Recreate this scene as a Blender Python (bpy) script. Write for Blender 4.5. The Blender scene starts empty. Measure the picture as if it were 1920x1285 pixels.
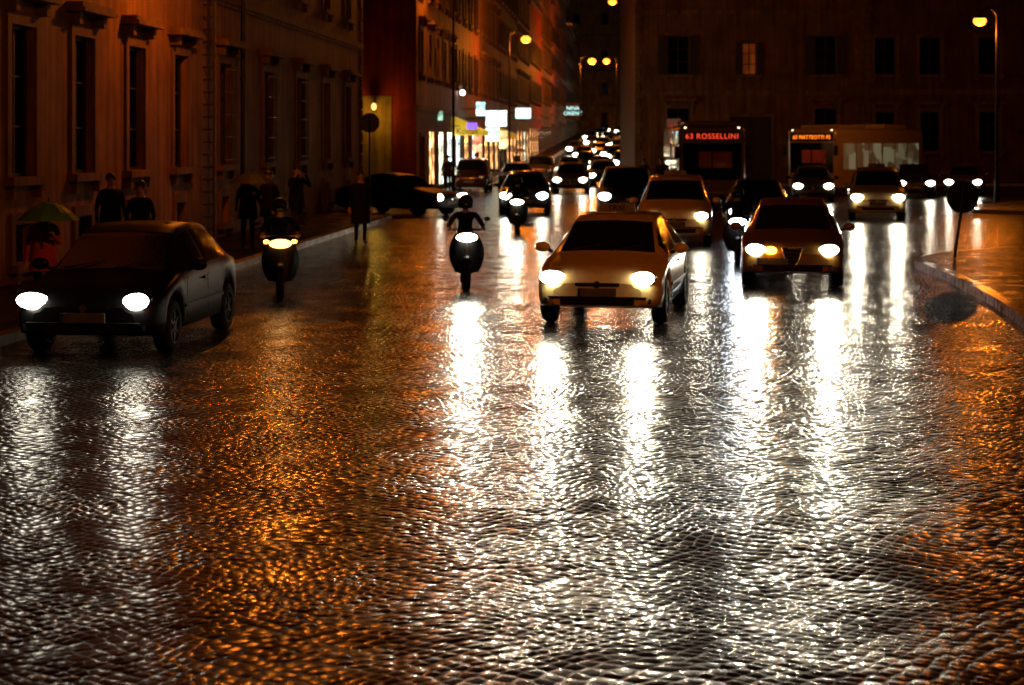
import bpy, math, random
import numpy as np
from mathutils import Vector, Matrix
random.seed(7)
R=math.radians
scene=bpy.context.scene
COL=scene.collection

# ------------------------------------------------------------------ materials
MATS={}
def nt(name):
    m=bpy.data.materials.new(name); m.use_nodes=True
    return m,m.node_tree,m.node_tree.nodes['Principled BSDF']
def pm(name,col,rough=.6,metal=0,noise=.25,scale=6,coat=0,bump=0,spec=.5):
    if name in MATS: return MATS[name]
    m,t,b=nt(name)
    tc=t.nodes.new('ShaderNodeTexCoord'); n=t.nodes.new('ShaderNodeTexNoise')
    n.inputs['Scale'].default_value=scale; n.inputs['Detail'].default_value=6
    t.links.new(tc.outputs['Object'],n.inputs['Vector'])
    r=t.nodes.new('ShaderNodeMapRange')
    r.inputs['From Min'].default_value=.3; r.inputs['From Max'].default_value=.7
    r.inputs['To Min'].default_value=1-noise; r.inputs['To Max'].default_value=1+noise
    t.links.new(n.outputs['Fac'],r.inputs['Value'])
    mx=t.nodes.new('ShaderNodeVectorMath'); mx.operation='SCALE'
    mx.inputs[0].default_value=col[:3]
    t.links.new(r.outputs[0],mx.inputs['Scale']); t.links.new(mx.outputs[0],b.inputs['Base Color'])
    b.inputs['Roughness'].default_value=rough; b.inputs['Metallic'].default_value=metal
    b.inputs['Coat Weight'].default_value=coat; b.inputs['Coat Roughness'].default_value=.06
    b.inputs['Specular IOR Level'].default_value=spec
    if bump:
        bp=t.nodes.new('ShaderNodeBump'); bp.inputs['Strength'].default_value=1; bp.inputs['Distance'].default_value=bump
        n2=t.nodes.new('ShaderNodeTexNoise'); n2.inputs['Scale'].default_value=scale*5; n2.inputs['Detail'].default_value=8
        t.links.new(tc.outputs['Object'],n2.inputs['Vector'])
        t.links.new(n2.outputs['Fac'],bp.inputs['Height']); t.links.new(bp.outputs[0],b.inputs['Normal'])
    MATS[name]=m; return m
def em(name,col,s,vary=0,vscale=3,col2=None):
    if name in MATS: return MATS[name]
    m,t,b=nt(name)
    b.inputs['Base Color'].default_value=(col[0]*.5,col[1]*.5,col[2]*.5,1)
    b.inputs['Emission Color'].default_value=(*col,1)
    b.inputs['Emission Strength'].default_value=s
    if vary:
        tc=t.nodes.new('ShaderNodeTexCoord'); v=t.nodes.new('ShaderNodeTexVoronoi'); v.inputs['Scale'].default_value=vscale
        v.distance='CHEBYCHEV'
        t.links.new(tc.outputs['Object'],v.inputs['Vector'])
        sx=t.nodes.new('ShaderNodeSeparateColor'); t.links.new(v.outputs['Color'],sx.inputs[0])
        r=t.nodes.new('ShaderNodeMath'); r.operation='POWER'; r.inputs[1].default_value=2.2
        t.links.new(sx.outputs[0],r.inputs[0])
        r2=t.nodes.new('ShaderNodeMath'); r2.operation='MULTIPLY_ADD'; r2.inputs[1].default_value=s*2*vary; r2.inputs[2].default_value=s*(1-vary)*.5
        t.links.new(r.outputs[0],r2.inputs[0]); t.links.new(r2.outputs[0],b.inputs['Emission Strength'])
        if col2:
            mc=t.nodes.new('ShaderNodeMix'); mc.data_type='RGBA'
            mc.inputs['A'].default_value=(*col,1); mc.inputs['B'].default_value=(*col2,1)
            t.links.new(sx.outputs[1],mc.inputs['Factor']); t.links.new(mc.outputs['Result'],b.inputs['Emission Color'])
    MATS[name]=m; return m
def plaster(name,col,bump=.01,rough=.7):
    """weathered plaster: large stains, streaks, fine grain"""
    if name in MATS: return MATS[name]
    m,t,b=nt(name); L=t.links.new
    tc=t.nodes.new('ShaderNodeTexCoord')
    n=t.nodes.new('ShaderNodeTexNoise'); n.inputs['Scale'].default_value=.7; n.inputs['Detail'].default_value=8; n.inputs['Roughness'].default_value=.65
    L(tc.outputs['Object'],n.inputs['Vector'])
    mp=t.nodes.new('ShaderNodeMapping'); mp.inputs['Scale'].default_value=(3,3,.25); L(tc.outputs['Object'],mp.inputs['Vector'])
    n2=t.nodes.new('ShaderNodeTexNoise'); n2.inputs['Scale'].default_value=1.3; n2.inputs['Detail'].default_value=5; L(mp.outputs[0],n2.inputs['Vector'])
    a=t.nodes.new('ShaderNodeMath'); a.operation='MULTIPLY'; L(n.outputs['Fac'],a.inputs[0]); L(n2.outputs['Fac'],a.inputs[1])
    cr=t.nodes.new('ShaderNodeValToRGB'); cr.color_ramp.elements[0].position=.12; cr.color_ramp.elements[1].position=.42
    cr.color_ramp.elements[0].color=(col[0]*.3,col[1]*.25,col[2]*.2,1); cr.color_ramp.elements[1].color=(*col,1)
    L(a.outputs[0],cr.inputs[0]); L(cr.outputs[0],b.inputs['Base Color'])
    b.inputs['Roughness'].default_value=rough; b.inputs['Specular IOR Level'].default_value=.15
    n3=t.nodes.new('ShaderNodeTexNoise'); n3.inputs['Scale'].default_value=12; n3.inputs['Detail'].default_value=8; L(tc.outputs['Object'],n3.inputs['Vector'])
    bp=t.nodes.new('ShaderNodeBump'); bp.inputs['Distance'].default_value=bump; L(n3.outputs['Fac'],bp.inputs['Height']); L(bp.outputs[0],b.inputs['Normal'])
    MATS[name]=m; return m
def cobble(name,k_tilt=.13,k_dome=.10,dark=.3,rmin=.16,rmax=.23,size=12.0,joint=.0010,big_a=.065,ior=1.33,med_a=.004):
    m,t,b=nt(name); L=t.links.new
    N=t.nodes.new
    def math_(op,a,bv=None,c=None):
        n=N('ShaderNodeMath'); n.operation=op
        for i,v in enumerate((a,bv,c)):
            if v is None: continue
            if isinstance(v,(int,float)): n.inputs[i].default_value=v
            else: L(v,n.inputs[i])
        return n.outputs[0]
    u=1/size
    tc=N('ShaderNodeTexCoord')
    nd=N('ShaderNodeTexNoise'); nd.inputs['Scale'].default_value=.45; nd.inputs['Detail'].default_value=2; L(tc.outputs['Object'],nd.inputs['Vector'])
    s1=N('ShaderNodeVectorMath'); s1.operation='MULTIPLY_ADD'; L(nd.outputs['Color'],s1.inputs[0]); s1.inputs[1].default_value=(.9,.9,0); L(tc.outputs['Object'],s1.inputs[2])
    mp=N('ShaderNodeMapping'); mp.inputs['Rotation'].default_value=(0,0,R(38)); mp.inputs['Scale'].default_value=(size,size,size); L(s1.outputs[0],mp.inputs['Vector'])
    fl=N('ShaderNodeVectorMath'); fl.operation='MULTIPLY'; fl.inputs[1].default_value=(1,1,0); L(mp.outputs[0],fl.inputs[0])
    V=N('ShaderNodeTexVoronoi'); V.voronoi_dimensions='2D'; V.inputs['Scale'].default_value=1; V.inputs['Randomness'].default_value=.45; L(fl.outputs[0],V.inputs['Vector'])
    E=N('ShaderNodeTexVoronoi'); E.voronoi_dimensions='2D'; E.feature='DISTANCE_TO_EDGE'; E.inputs['Scale'].default_value=1; E.inputs['Randomness'].default_value=.45; L(fl.outputs[0],E.inputs['Vector'])
    df=N('ShaderNodeVectorMath'); df.operation='SUBTRACT'; L(fl.outputs[0],df.inputs[0]); L(V.outputs['Position'],df.inputs[1])
    rc=N('ShaderNodeVectorMath'); rc.operation='SUBTRACT'; L(V.outputs['Color'],rc.inputs[0]); rc.inputs[1].default_value=(.5,.5,.5)
    dt=N('ShaderNodeVectorMath'); dt.operation='DOT_PRODUCT'; L(df.outputs[0],dt.inputs[0]); L(rc.outputs[0],dt.inputs[1])
    tilt=math_('MULTIPLY',dt.outputs['Value'],k_tilt*u)
    d2=math_('MULTIPLY',V.outputs['Distance'],V.outputs['Distance'])
    dome=math_('MULTIPLY',d2,-k_dome*u)
    jr=N('ShaderNodeMapRange'); jr.interpolation_type='SMOOTHSTEP'; jr.inputs['From Max'].default_value=.15; jr.inputs['To Min'].default_value=-joint; jr.inputs['To Max'].default_value=0; L(E.outputs['Distance'],jr.inputs['Value'])
    big=N('ShaderNodeTexNoise'); big.inputs['Scale'].default_value=.5; big.inputs['Detail'].default_value=2; L(tc.outputs['Object'],big.inputs['Vector'])
    med=N('ShaderNodeTexNoise'); med.inputs['Scale'].default_value=1.4; med.inputs['Detail'].default_value=2; L(tc.outputs['Object'],med.inputs['Vector'])
    fine=N('ShaderNodeTexNoise'); fine.inputs['Scale'].default_value=60; fine.inputs['Detail'].default_value=3; L(tc.outputs['Object'],fine.inputs['Vector'])
    h=math_('ADD',tilt,dome)
    pr=N('ShaderNodeMapRange'); pr.interpolation_type='SMOOTHSTEP'; pr.inputs['From Min'].default_value=.40; pr.inputs['From Max'].default_value=.60; pr.inputs['To Min'].default_value=.5; pr.inputs['To Max'].default_value=1.4; L(med.outputs['Fac'],pr.inputs['Value'])
    h=math_('ADD',h,jr.outputs[0]); h=math_('MULTIPLY',h,pr.outputs[0])
    h=math_('MULTIPLY_ADD',big.outputs['Fac'],big_a,h)
    h=math_('MULTIPLY_ADD',med.outputs['Fac'],med_a,h)
    h=math_('MULTIPLY_ADD',fine.outputs['Fac'],.0003,h)
    bp=N('ShaderNodeBump'); bp.inputs['Strength'].default_value=1; bp.inputs['Distance'].default_value=1; L(h,bp.inputs['Height']); L(bp.outputs[0],b.inputs['Normal'])
    rr=N('ShaderNodeMapRange'); rr.inputs['From Min'].default_value=.35; rr.inputs['From Max'].default_value=.65; rr.inputs['To Min'].default_value=rmin; rr.inputs['To Max'].default_value=rmax; L(med.outputs['Fac'],rr.inputs['Value'])
    jm=N('ShaderNodeMapRange'); jm.inputs['From Max'].default_value=.09; jm.inputs['To Min'].default_value=.2; jm.inputs['To Max'].default_value=0; L(E.outputs['Distance'],jm.inputs['Value'])
    L(math_('ADD',rr.outputs[0],jm.outputs[0]),b.inputs['Roughness'])
    sc=N('ShaderNodeSeparateColor'); L(V.outputs['Color'],sc.inputs[0])
    cr=N('ShaderNodeValToRGB'); cr.color_ramp.elements[0].color=(.02*dark,.014*dark,.010*dark,1); cr.color_ramp.elements[1].color=(.07*dark,.048*dark,.032*dark,1); L(sc.outputs[2],cr.inputs[0])
    jc=N('ShaderNodeMapRange'); jc.inputs['From Max'].default_value=.07; jc.inputs['To Min'].default_value=.25; L(E.outputs['Distance'],jc.inputs['Value'])
    ml=N('ShaderNodeVectorMath'); ml.operation='SCALE'; L(cr.outputs[0],ml.inputs[0]); L(jc.outputs[0],ml.inputs['Scale']); L(ml.outputs[0],b.inputs['Base Color'])
    # some stones are worn rough and hold less water film than others; joints reflect least
    sp=N('ShaderNodeMapRange'); sp.inputs['From Max'].default_value=.08; sp.inputs['To Min'].default_value=.12; sp.inputs['To Max'].default_value=1; L(E.outputs['Distance'],sp.inputs['Value'])
    st=N('ShaderNodeMapRange'); st.inputs['To Min'].default_value=.14; st.inputs['To Max'].default_value=.55; L(sc.outputs[0],st.inputs['Value'])
    L(math_('MULTIPLY',sp.outputs[0],st.outputs[0]),b.inputs['Specular IOR Level'])
    b.inputs['IOR'].default_value=ior
    MATS[name]=m; return m

def glass(name,see=.6):
    if name in MATS: return MATS[name]
    m=bpy.data.materials.new(name); m.use_nodes=True; t=m.node_tree; t.nodes.clear(); L=t.links.new
    o=t.nodes.new('ShaderNodeOutputMaterial'); g=t.nodes.new('ShaderNodeBsdfGlossy'); g.inputs['Roughness'].default_value=.05
    tr=t.nodes.new('ShaderNodeBsdfTransparent'); tr.inputs[0].default_value=(see,see*1.05,see*.95,1)
    f=t.nodes.new('ShaderNodeFresnel'); f.inputs[0].default_value=1.5
    tc=t.nodes.new('ShaderNodeTexCoord'); v=t.nodes.new('ShaderNodeTexNoise'); v.inputs['Scale'].default_value=45; L(tc.outputs['Object'],v.inputs['Vector'])
    bp=t.nodes.new('ShaderNodeBump'); bp.inputs['Distance'].default_value=.002; L(v.outputs['Fac'],bp.inputs['Height']); L(bp.outputs[0],g.inputs['Normal'])
    mx=t.nodes.new('ShaderNodeMixShader'); L(f.outputs[0],mx.inputs[0]); L(tr.outputs[0],mx.inputs[1]); L(g.outputs[0],mx.inputs[2]); L(mx.outputs[0],o.inputs[0])
    MATS[name]=m; return m

BLACKGLASS=pm('dark_window_glass',(.005,.006,.006),.08,0,.2,3,bump=.0008)
CARGLASS=glass('car_glass')
TYRE=pm('tyre_rubber',(.008,.008,.008),.8,spec=.2)
RIM=pm('alloy_rim',(.03,.03,.028),.5,1)
CHROME=pm('chrome',(.5,.5,.48),.2,1)
PLASTIC=pm('black_plastic',(.008,.008,.008),.5,spec=.3)
IRON=pm('dark_iron',(.02,.018,.016),.45,.6)
PLATE=pm('plate_white',(.12,.11,.09),.5)
SKIN=pm('skin',(.35,.2,.13),.5)
HAIR=pm('hair',(.012,.008,.006),.5)
WOOD=pm('dark_painted_wood',(.02,.011,.006),.6,bump=.003)
STONE=plaster('travertine_trim',(.27,.15,.065),.006)
KERB=pm('wet_travertine_kerb',(.38,.30,.21),.18,0,.35,5,bump=.004)
LAMPW=em('headlight_glow',(1,.92,.72),26)
LAMPB=em('headlight_glow_cool',(.85,.93,1),22)
LAMPF=em('headlight_glow_far',(1,.9,.66),22)
LAMPFF=em('headlight_glow_distant',(1,.85,.55),24)
AMBER=em('amber_indicator',(1,.35,.02),25)
SOD=em('sodium_bulb',(1,.31,.025),4.5)
WHITEB=em('white_bulb',(.9,.95,1),12)

# ------------------------------------------------------------------ mesh builder
class MB:
    def __init__(s): s.v=[];s.f=[];s.m=[];s.mats=[];s.sm=[]
    def mi(s,mat):
        if mat not in s.mats: s.mats.append(mat)
        return s.mats.index(mat)
    def add(s,vs,fs,mat,smooth=False):
        o=len(s.v); s.v+= [tuple(v) for v in vs]; k=s.mi(mat)
        for f in fs: s.f.append([i+o for i in f]); s.m.append(k); s.sm.append(smooth)
        return s
    def box(s,x0,x1,y0,y1,z0,z1,mat,M=None):
        vs=[Vector(p) for p in [(x0,y0,z0),(x1,y0,z0),(x1,y1,z0),(x0,y1,z0),(x0,y0,z1),(x1,y0,z1),(x1,y1,z1),(x0,y1,z1)]]
        if M: vs=[M@v for v in vs]
        return s.add(vs,[(0,3,2,1),(4,5,6,7),(0,1,5,4),(1,2,6,5),(2,3,7,6),(3,0,4,7)],mat)
    def cyl(s,p0,p1,r0,r1,mat,n=12,cap=True):
        p0=Vector(p0);p1=Vector(p1); d=(p1-p0).normalized(); a=d.orthogonal().normalized(); b=d.cross(a)
        vs=[]
        for p,r in((p0,r0),(p1,r1)):
            for i in range(n):
                t=2*math.pi*i/n; vs.append(p+a*(r*math.cos(t))+b*(r*math.sin(t)))
        s.add(vs,[(i,(i+1)%n,n+(i+1)%n,n+i) for i in range(n)],mat,True)
        if cap: s.add(vs[:n],[tuple(range(n))[::-1]],mat); s.add(vs[n:],[tuple(range(n))],mat)
        return s
    def ell(s,c,r,mat,nu=14,nv=9,M=None,v0=0,v1=1):
        vs=[];fs=[]
        for j in range(nv+1):
            ph=math.pi*(v0+(v1-v0)*j/nv)
            for i in range(nu):
                t=2*math.pi*i/nu
                p=Vector((r[0]*math.sin(ph)*math.cos(t),r[1]*math.sin(ph)*math.sin(t),r[2]*math.cos(ph)))
                if M: p=M@p
                vs.append(p+Vector(c))
        for j in range(nv):
            for i in range(nu):
                fs.append((j*nu+i,(j+1)*nu+i,(j+1)*nu+(i+1)%nu,j*nu+(i+1)%nu))
        return s.add(vs,fs,mat,True)
    def loft(s,rings,mat,cap=True,smooth=True):
        n=len(rings[0]); vs=[p for r in rings for p in r]
        fs=[(j*n+i,j*n+(i+1)%n,(j+1)*n+(i+1)%n,(j+1)*n+i) for j in range(len(rings)-1) for i in range(n)]
        s.add(vs,fs,mat,smooth)
        if cap: s.add(rings[0],[tuple(range(n))[::-1]],mat); s.add(rings[-1],[tuple(range(n))],mat)
        return s
    def mesh(s,name):
        me=bpy.data.meshes.new(name); me.from_pydata(s.v,[],s.f)
        for m in s.mats: me.materials.append(m)
        me.polygons.foreach_set('material_index',s.m); me.polygons.foreach_set('use_smooth',s.sm)
        me.update(); return me
    def obj(s,name,parent=None,loc=(0,0,0),rz=0,bevel=0,**kw):
        o=bpy.data.objects.new(name,s.mesh(name)); COL.objects.link(o); o.parent=parent; o.location=loc; o.rotation_euler=(0,0,rz)
        if bevel:
            b=o.modifiers.new('bevel','BEVEL'); b.width=bevel; b.segments=2; b.limit_method='ANGLE'
        for k,v in kw.items(): o[k]=v
        return o
def place(name,mesh,parent=None,loc=(0,0,0),rz=0,**kw):
    o=bpy.data.objects.new(name,mesh); COL.objects.link(o); o.parent=parent; o.location=loc; o.rotation_euler=(0,0,rz)
    for k,v in kw.items(): o[k]=v
    return o
def root(name,loc,rz,label,cat,group=None):
    o=bpy.data.objects.new(name,None); COL.objects.link(o); o.location=loc; o.rotation_euler=(0,0,rz); o.empty_display_size=.3
    o['label']=label; o['category']=cat
    if group:o['group']=group
    return o
def text(name,s,size,mat,parent,loc,rz=0,rx=R(90),depth=.004,spacing=1.0,xs=1.0):
    c=bpy.data.curves.new(name,'FONT'); c.body=s; c.size=size; c.extrude=depth; c.align_x='CENTER'; c.align_y='CENTER'; c.space_character=spacing
    o=bpy.data.objects.new(name,c); COL.objects.link(o)
    bpy.context.view_layer.update()
    me=bpy.data.meshes.new_from_object(o.evaluated_get(bpy.context.evaluated_depsgraph_get()))
    bpy.data.objects.remove(o); me.materials.clear(); me.materials.append(mat)
    p=place(name,me,parent,loc); p.rotation_euler=(rx,0,rz); p.scale=(xs,1,1)
    return p
def gz(d): return max(0,(d-130)*.02)
def lamp(name,loc,power,col,parent=None,rad=.12,typ='POINT'):
    l=bpy.data.lights.new(name,typ); l.energy=power; l.color=col; l.shadow_soft_size=rad
    o=bpy.data.objects.new(name,l); COL.objects.link(o); o.location=loc; o.parent=parent; return o
BEAM=.95
def beam(loc,power,col,parent,rad=.09,size=46):
    o=lamp('headlight_beam',loc,power*BEAM,col,parent,rad,'SPOT'); o.data.spot_size=R(size); o.data.spot_blend=1; o.rotation_euler=(R(-88.5),0,0); return o
ORANGE=(1,.23,.013)

# ------------------------------------------------------------------ world, camera
w=bpy.data.worlds.new('World'); scene.world=w; w.use_nodes=True
wt=w.node_tree; bg=wt.nodes['Background']
sky=wt.nodes.new('ShaderNodeTexSky'); sky.sky_type='NISHITA'; sky.sun_disc=False; sky.sun_elevation=R(-8); sky.sun_rotation=R(200)
mxs=wt.nodes.new('ShaderNodeVectorMath'); mxs.operation='ADD'; mxs.inputs[1].default_value=(.16,.03,.003)
wt.links.new(sky.outputs[0],mxs.inputs[0]); wt.links.new(mxs.outputs[0],bg.inputs[0]); bg.inputs[1].default_value=.010
cam=bpy.data.cameras.new('Camera'); co=bpy.data.objects.new('Camera',cam); COL.objects.link(co)
co.location=(0,0,2.5); co.rotation_euler=(R(90),0,0); cam.sensor_width=36; cam.lens=63.75; cam.shift_y=-377.5/1920; cam.clip_end=2000
cam.dof.use_dof=True; cam.dof.focus_distance=18; cam.dof.aperture_fstop=2.6
scene.camera=co
scene.view_settings.view_transform='Standard'; scene.view_settings.look='None'; scene.view_settings.exposure=0

# ------------------------------------------------------------------ ground
COB=cobble('wet_cobblestones')
PAVE=cobble('wet_pavement_stone',.22,.14,.14,.24,.36,joint=.002,big_a=.05)
mb=MB()
vs=[(-250,-60,0),(250,-60,0),(-250,130,0),(250,130,0),(-250,700,11.4),(250,700,11.4)]
mb.add(vs,[(0,1,3,2),(2,3,5,4)],COB); mb.obj('ground',kind='structure')
def slab(name,pts,h=.13,ztop=None,kw=.22):
    n=len(pts); mb=MB()
    inner=[]
    for i in range(n):
        a=Vector(pts[i-1]);b=Vector(pts[i]);d=Vector(pts[(i+1)%n])
        e1=(b-a).normalized();e2=(d-b).normalized()
        n1=Vector((-e1.y,e1.x));n2=Vector((-e2.y,e2.x)); nn=(n1+n2); nn=nn/max(.4,nn.length_squared/2)
        inner.append(b+nn*kw)
    g=[gz(p[1]) for p in pts]
    V=[(p[0],p[1],g[i]-.05) for i,p in enumerate(pts)]+[(p[0]+(inner[i]-Vector(p)).x*.06,p[1]+(inner[i]-Vector(p)).y*.06,g[i]+h) for i,p in enumerate(pts)]+[(inner[i].x,inner[i].y,g[i]+h) for i in range(n)]
    mb.add(V,[(i,(i+1)%n,n+(i+1)%n,n+i) for i in range(n)]+[(n+i,n+(i+1)%n,2*n+(i+1)%n,2*n+i) for i in range(n)],KERB)
    mb.add([(q.x,q.y,g[i]+h-.004) for i,q in enumerate(inner)],[tuple(range(n))],PAVE)
    return mb.obj(name,kind='structure')
kl=lambda d:-7.66+.066*d
fl=lambda d:-10.3+.066*d
slab('pavement',[(fl(14)-.5,14),(kl(14),14),(kl(32),32),(kl(48),48),(kl(58),58),(kl(60)-.5,60.2),(kl(61)-1.6,61),(fl(69)-.5,69)])
frt=lambda d:-9.5+.066*d
slab('pavement',[(-16,78.6),(-3.2,78.6),(-2.6,79.4),(frt(130)+2.0,130),(frt(130)-.3,130),(frt(80)-.3,80),(-16,79.9)],.12)
slab('pavement',[(frt(130)-.3,130.1),(frt(130)+2.0,130.1),(frt(330)+2.0,330),(frt(330)-.3,330)],.12)
slab('pavement',[(5.4,101.5),(46,101.5),(46,105.2),(7.0,105.2),(8.6,130),(6.6,130)],.12)
slab('traffic_island',[(6.6,21),(10.5,14),(17,20),(19,36),(14,41),(10.8,40.5),(8.7,38.2),(8.1,37),(7.9,35.6),(7.72,32),(7.27,27.4),(6.85,24.4),(6.5,22.4)],.15)
slab('pavement',[(16,63),(22,58),(40,56),(40,72),(24,76),(17,68)],.13)

# ------------------------------------------------------------------ buildings
WIN={}
def window_mesh(kind,wd,ht,lit=None):
    key=(kind,round(wd,2),round(ht,2),lit.name if lit else '')
    if key in WIN: return WIN[key]
    a=wd/2; pane=lit or BLACKGLASS; b=MB()
    if kind=='door':
        b.box(-a,a,.2,.26,0,ht,WOOD)
        for sx in(-1,1):
            for k in range(3):
                b.box(sx*a*.5-a*.36,sx*a*.5+a*.36,.17,.2,ht*(.06+.31*k),ht*(.32+.31*k),WOOD)
    else:
        yy=.05 if kind=='shop' else .2
        b.add([(-a,yy,0),(a,yy,0),(a,yy,ht),(-a,yy,ht)],[(0,1,2,3)],pane)
    P=b.mesh('window_pane')
    f=MB(); t=.06
    fm=WOOD if kind!='shop' else IRON
    o=0 if kind!='shop' else -.12
    f.box(-a,-a+t,.12+o,.165+o,0,ht,fm).box(a-t,a,.12+o,.165+o,0,ht,fm).box(-a+t,a-t,.12+o,.165+o,0,t,fm).box(-a+t,a-t,.12+o,.165+o,ht-t,ht,fm).box(-.03,.03,.125+o,.165+o,t,ht-t,fm)
    if kind!='shop':
        for k in(1,2): f.box(-a+t,-.03,.13,.165,ht*k/3-.02,ht*k/3+.02,fm).box(.03,a-t,.13,.165,ht*k/3-.02,ht*k/3+.02,fm)
    F=f.mesh('window_frame')
    s=MB()
    if kind!='shop':
        s.box(-a-.2,-a-.002,-.06,.03,0,ht+.2,STONE).box(a+.002,a+.2,-.06,.03,0,ht+.2,STONE).box(-a-.002,a+.002,-.06,.03,ht+.002,ht+.2,STONE)
        s.box(-a-.3,a+.3,-.2,.03,-.14,-.002,STONE).box(-a-.15,-a,-.14,.03,-.36,-.142,STONE).box(a,a+.15,-.14,.03,-.36,-.142,STONE)
    if kind=='hood':
        s.box(-a-.25,-a-.05,-.22,.03,ht+.202,ht+.42,STONE).box(a+.05,a+.25,-.22,.03,ht+.202,ht+.42,STONE)
        s.box(-a-.42,a+.42,-.38,.03,ht+.422,ht+.5,STONE).box(-a-.36,a+.36,-.32,.03,ht+.502,ht+.6,STONE)
    if kind=='shutter':
        for sx in(-1,1):
            x0,x1=(a+.04,a+.04+a*.8) if sx>0 else (-a-.04-a*.8,-a-.04)
            s.box(x0,x1,-.11,-.065,.02,ht,WOOD)
            for k in range(int(ht/.16)): s.box(x0+.05,x1-.05,-.125,-.112,.06+k*.16,.14+k*.16,WOOD)
    S=s.mesh('window_surround')
    WIN[key]=(P,F,S); return WIN[key]
def building(name,org,phi,L,H,depth,wall,holes,label,cat='building',quoins=(),courses=(),sidemat=None,zb=0,group=None):
    rt=root(name,(org[0],org[1],zb),phi,label,cat,group)
    xs=sorted({0,L}|{h[0] for h in holes}|{h[1] for h in holes}); zs=sorted({-4,H}|{h[2] for h in holes}|{h[3] for h in holes})
    b=MB()
    for i in range(len(xs)-1):
        for j in range(len(zs)-1):
            cx=(xs[i]+xs[i+1])/2; cz=(zs[j]+zs[j+1])/2
            if any(h[0]<cx<h[1] and h[2]<cz<h[3] for h in holes): continue
            b.add([(xs[i],0,zs[j]),(xs[i+1],0,zs[j]),(xs[i+1],0,zs[j+1]),(xs[i],0,zs[j+1])],[(0,1,2,3)],wall)
    for h in holes:
        x0,x1,z0,z1=h[:4]; D=.3
        b.add([(x0,0,z0),(x1,0,z0),(x1,D,z0),(x0,D,z0),(x0,0,z1),(x1,0,z1),(x1,D,z1),(x0,D,z1)],[(0,1,2,3),(4,7,6,5),(0,3,7,4),(1,5,6,2)],wall)
    b.obj('wall',rt)
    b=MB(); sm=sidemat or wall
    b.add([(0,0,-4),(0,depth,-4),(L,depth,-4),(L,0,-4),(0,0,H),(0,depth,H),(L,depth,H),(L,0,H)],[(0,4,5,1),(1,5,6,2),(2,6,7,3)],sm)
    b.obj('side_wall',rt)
    b=MB(); tl=pm('roof_tile',(.12,.05,.03),.7,bump=.02)
    b.add([(-.5,-.6,H+.35),(L+.5,-.6,H+.35),(L+.5,depth/2,H+2.4),(-.5,depth/2,H+2.4),(L+.5,depth+.5,H+.35),(-.5,depth+.5,H+.35)],[(0,1,2,3),(3,2,4,5),(1,4,2),(0,3,5),(0,5,4,1)],tl)
    b.obj('roof',rt)
    b=MB(); b.box(-.1,L+.1,-.45,.1,H+.12,H+.34,STONE).box(-.05,L+.05,-.25,.1,H-.1,H+.118,STONE)
    k=0
    while k<L: b.box(k,k+.18,-.42,-.26,H-.06,H+.117,STONE); k+=.6
    b.obj('cornice',rt)
    for z in courses: MB().box(-.03,L+.03,-.09,.02,z,z+.22,STONE).box(-.03,L+.03,-.05,.02,z-.1,z-.003,STONE).obj('string_course',rt)
    for qx in quoins:
        b=MB(); z=-.5;k=0
        while z<H-.6:
            wd=.5 if k%2 else .34
            x0,x1=(qx,qx+wd) if qx<L/2 else (qx-wd,qx)
            b.box(x0,x1,-.07,.02,z+.02,z+.40,STONE); z+=.42;k+=1
        b.obj('quoin',rt,bevel=.02)
    for h in holes:
        x0,x1,z0,z1,kind=h[:5]; lit=h[5] if len(h)>5 else None
        P,F,S=window_mesh(kind,x1-x0,z1-z0,lit)
        nm={'shop':'shop_window','door':'door'}.get(kind,'window')
        o=place(nm,P,rt,((x0+x1)/2,0,z0))
        place('frame',F,o)
        if len(S.vertices): place('surround',S,o)
    return rt
OCHRE=plaster('ochre_plaster',(.36,.18,.06))
GLOWWALL=plaster('lantern_glow_plaster',(.42,.24,.06))
REDP=plaster('red_plaster',(.36,.03,.012))
TAN=plaster('tan_plaster',(.42,.24,.09))
PINK=plaster('rose_plaster',(.36,.15,.07))
BROWN=plaster('brown_plaster',(.20,.11,.05))
DIM=plaster('red_brown_plaster',(.26,.12,.045))
ang=math.atan(.066)
h=[]
for d in(17,20.5,24,27.2,30.6,34,37.6,41.3,45.8,51.2,56.2,61,65.6):
    u=(d-14)/math.cos(ang)
    h.append((u-.62,u+.62,1.9,4.45,'hood'))
    h.append((u-.6,u+.6,6.9,9.3,'hood')); h.append((u-.55,u+.55,11.4,13,'plain'))
    if d not in(51.2,): h.append((u-.42,u+.42,.45,1.1,'plain'))
building('palace',(fl(14),14),R(90)-ang,55.2,15,14,OCHRE,h,'ochre plaster palace with stone window hoods beside the pavement','building',quoins=(0,55.2),courses=(6.0,))
shopA=em('shop_display_cool',(.8,1,.75),8,.8,2.6,(.75,.95,1))
shopB=em('shop_display_warm',(1,.6,.18),5,.8,3.2,(1,.3,.1))
shopC=em('shop_display_pale',(1,.8,.5),6,.7,3,(.8,1,.7))
litwin=em('lit_room_window',(1,.22,.03),.14,.5,1.2)
walls=[TAN,PINK,OCHRE,BROWN,TAN,REDP,OCHRE,PINK,TAN,BROWN,OCHRE,TAN]
d=80; i=0
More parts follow.
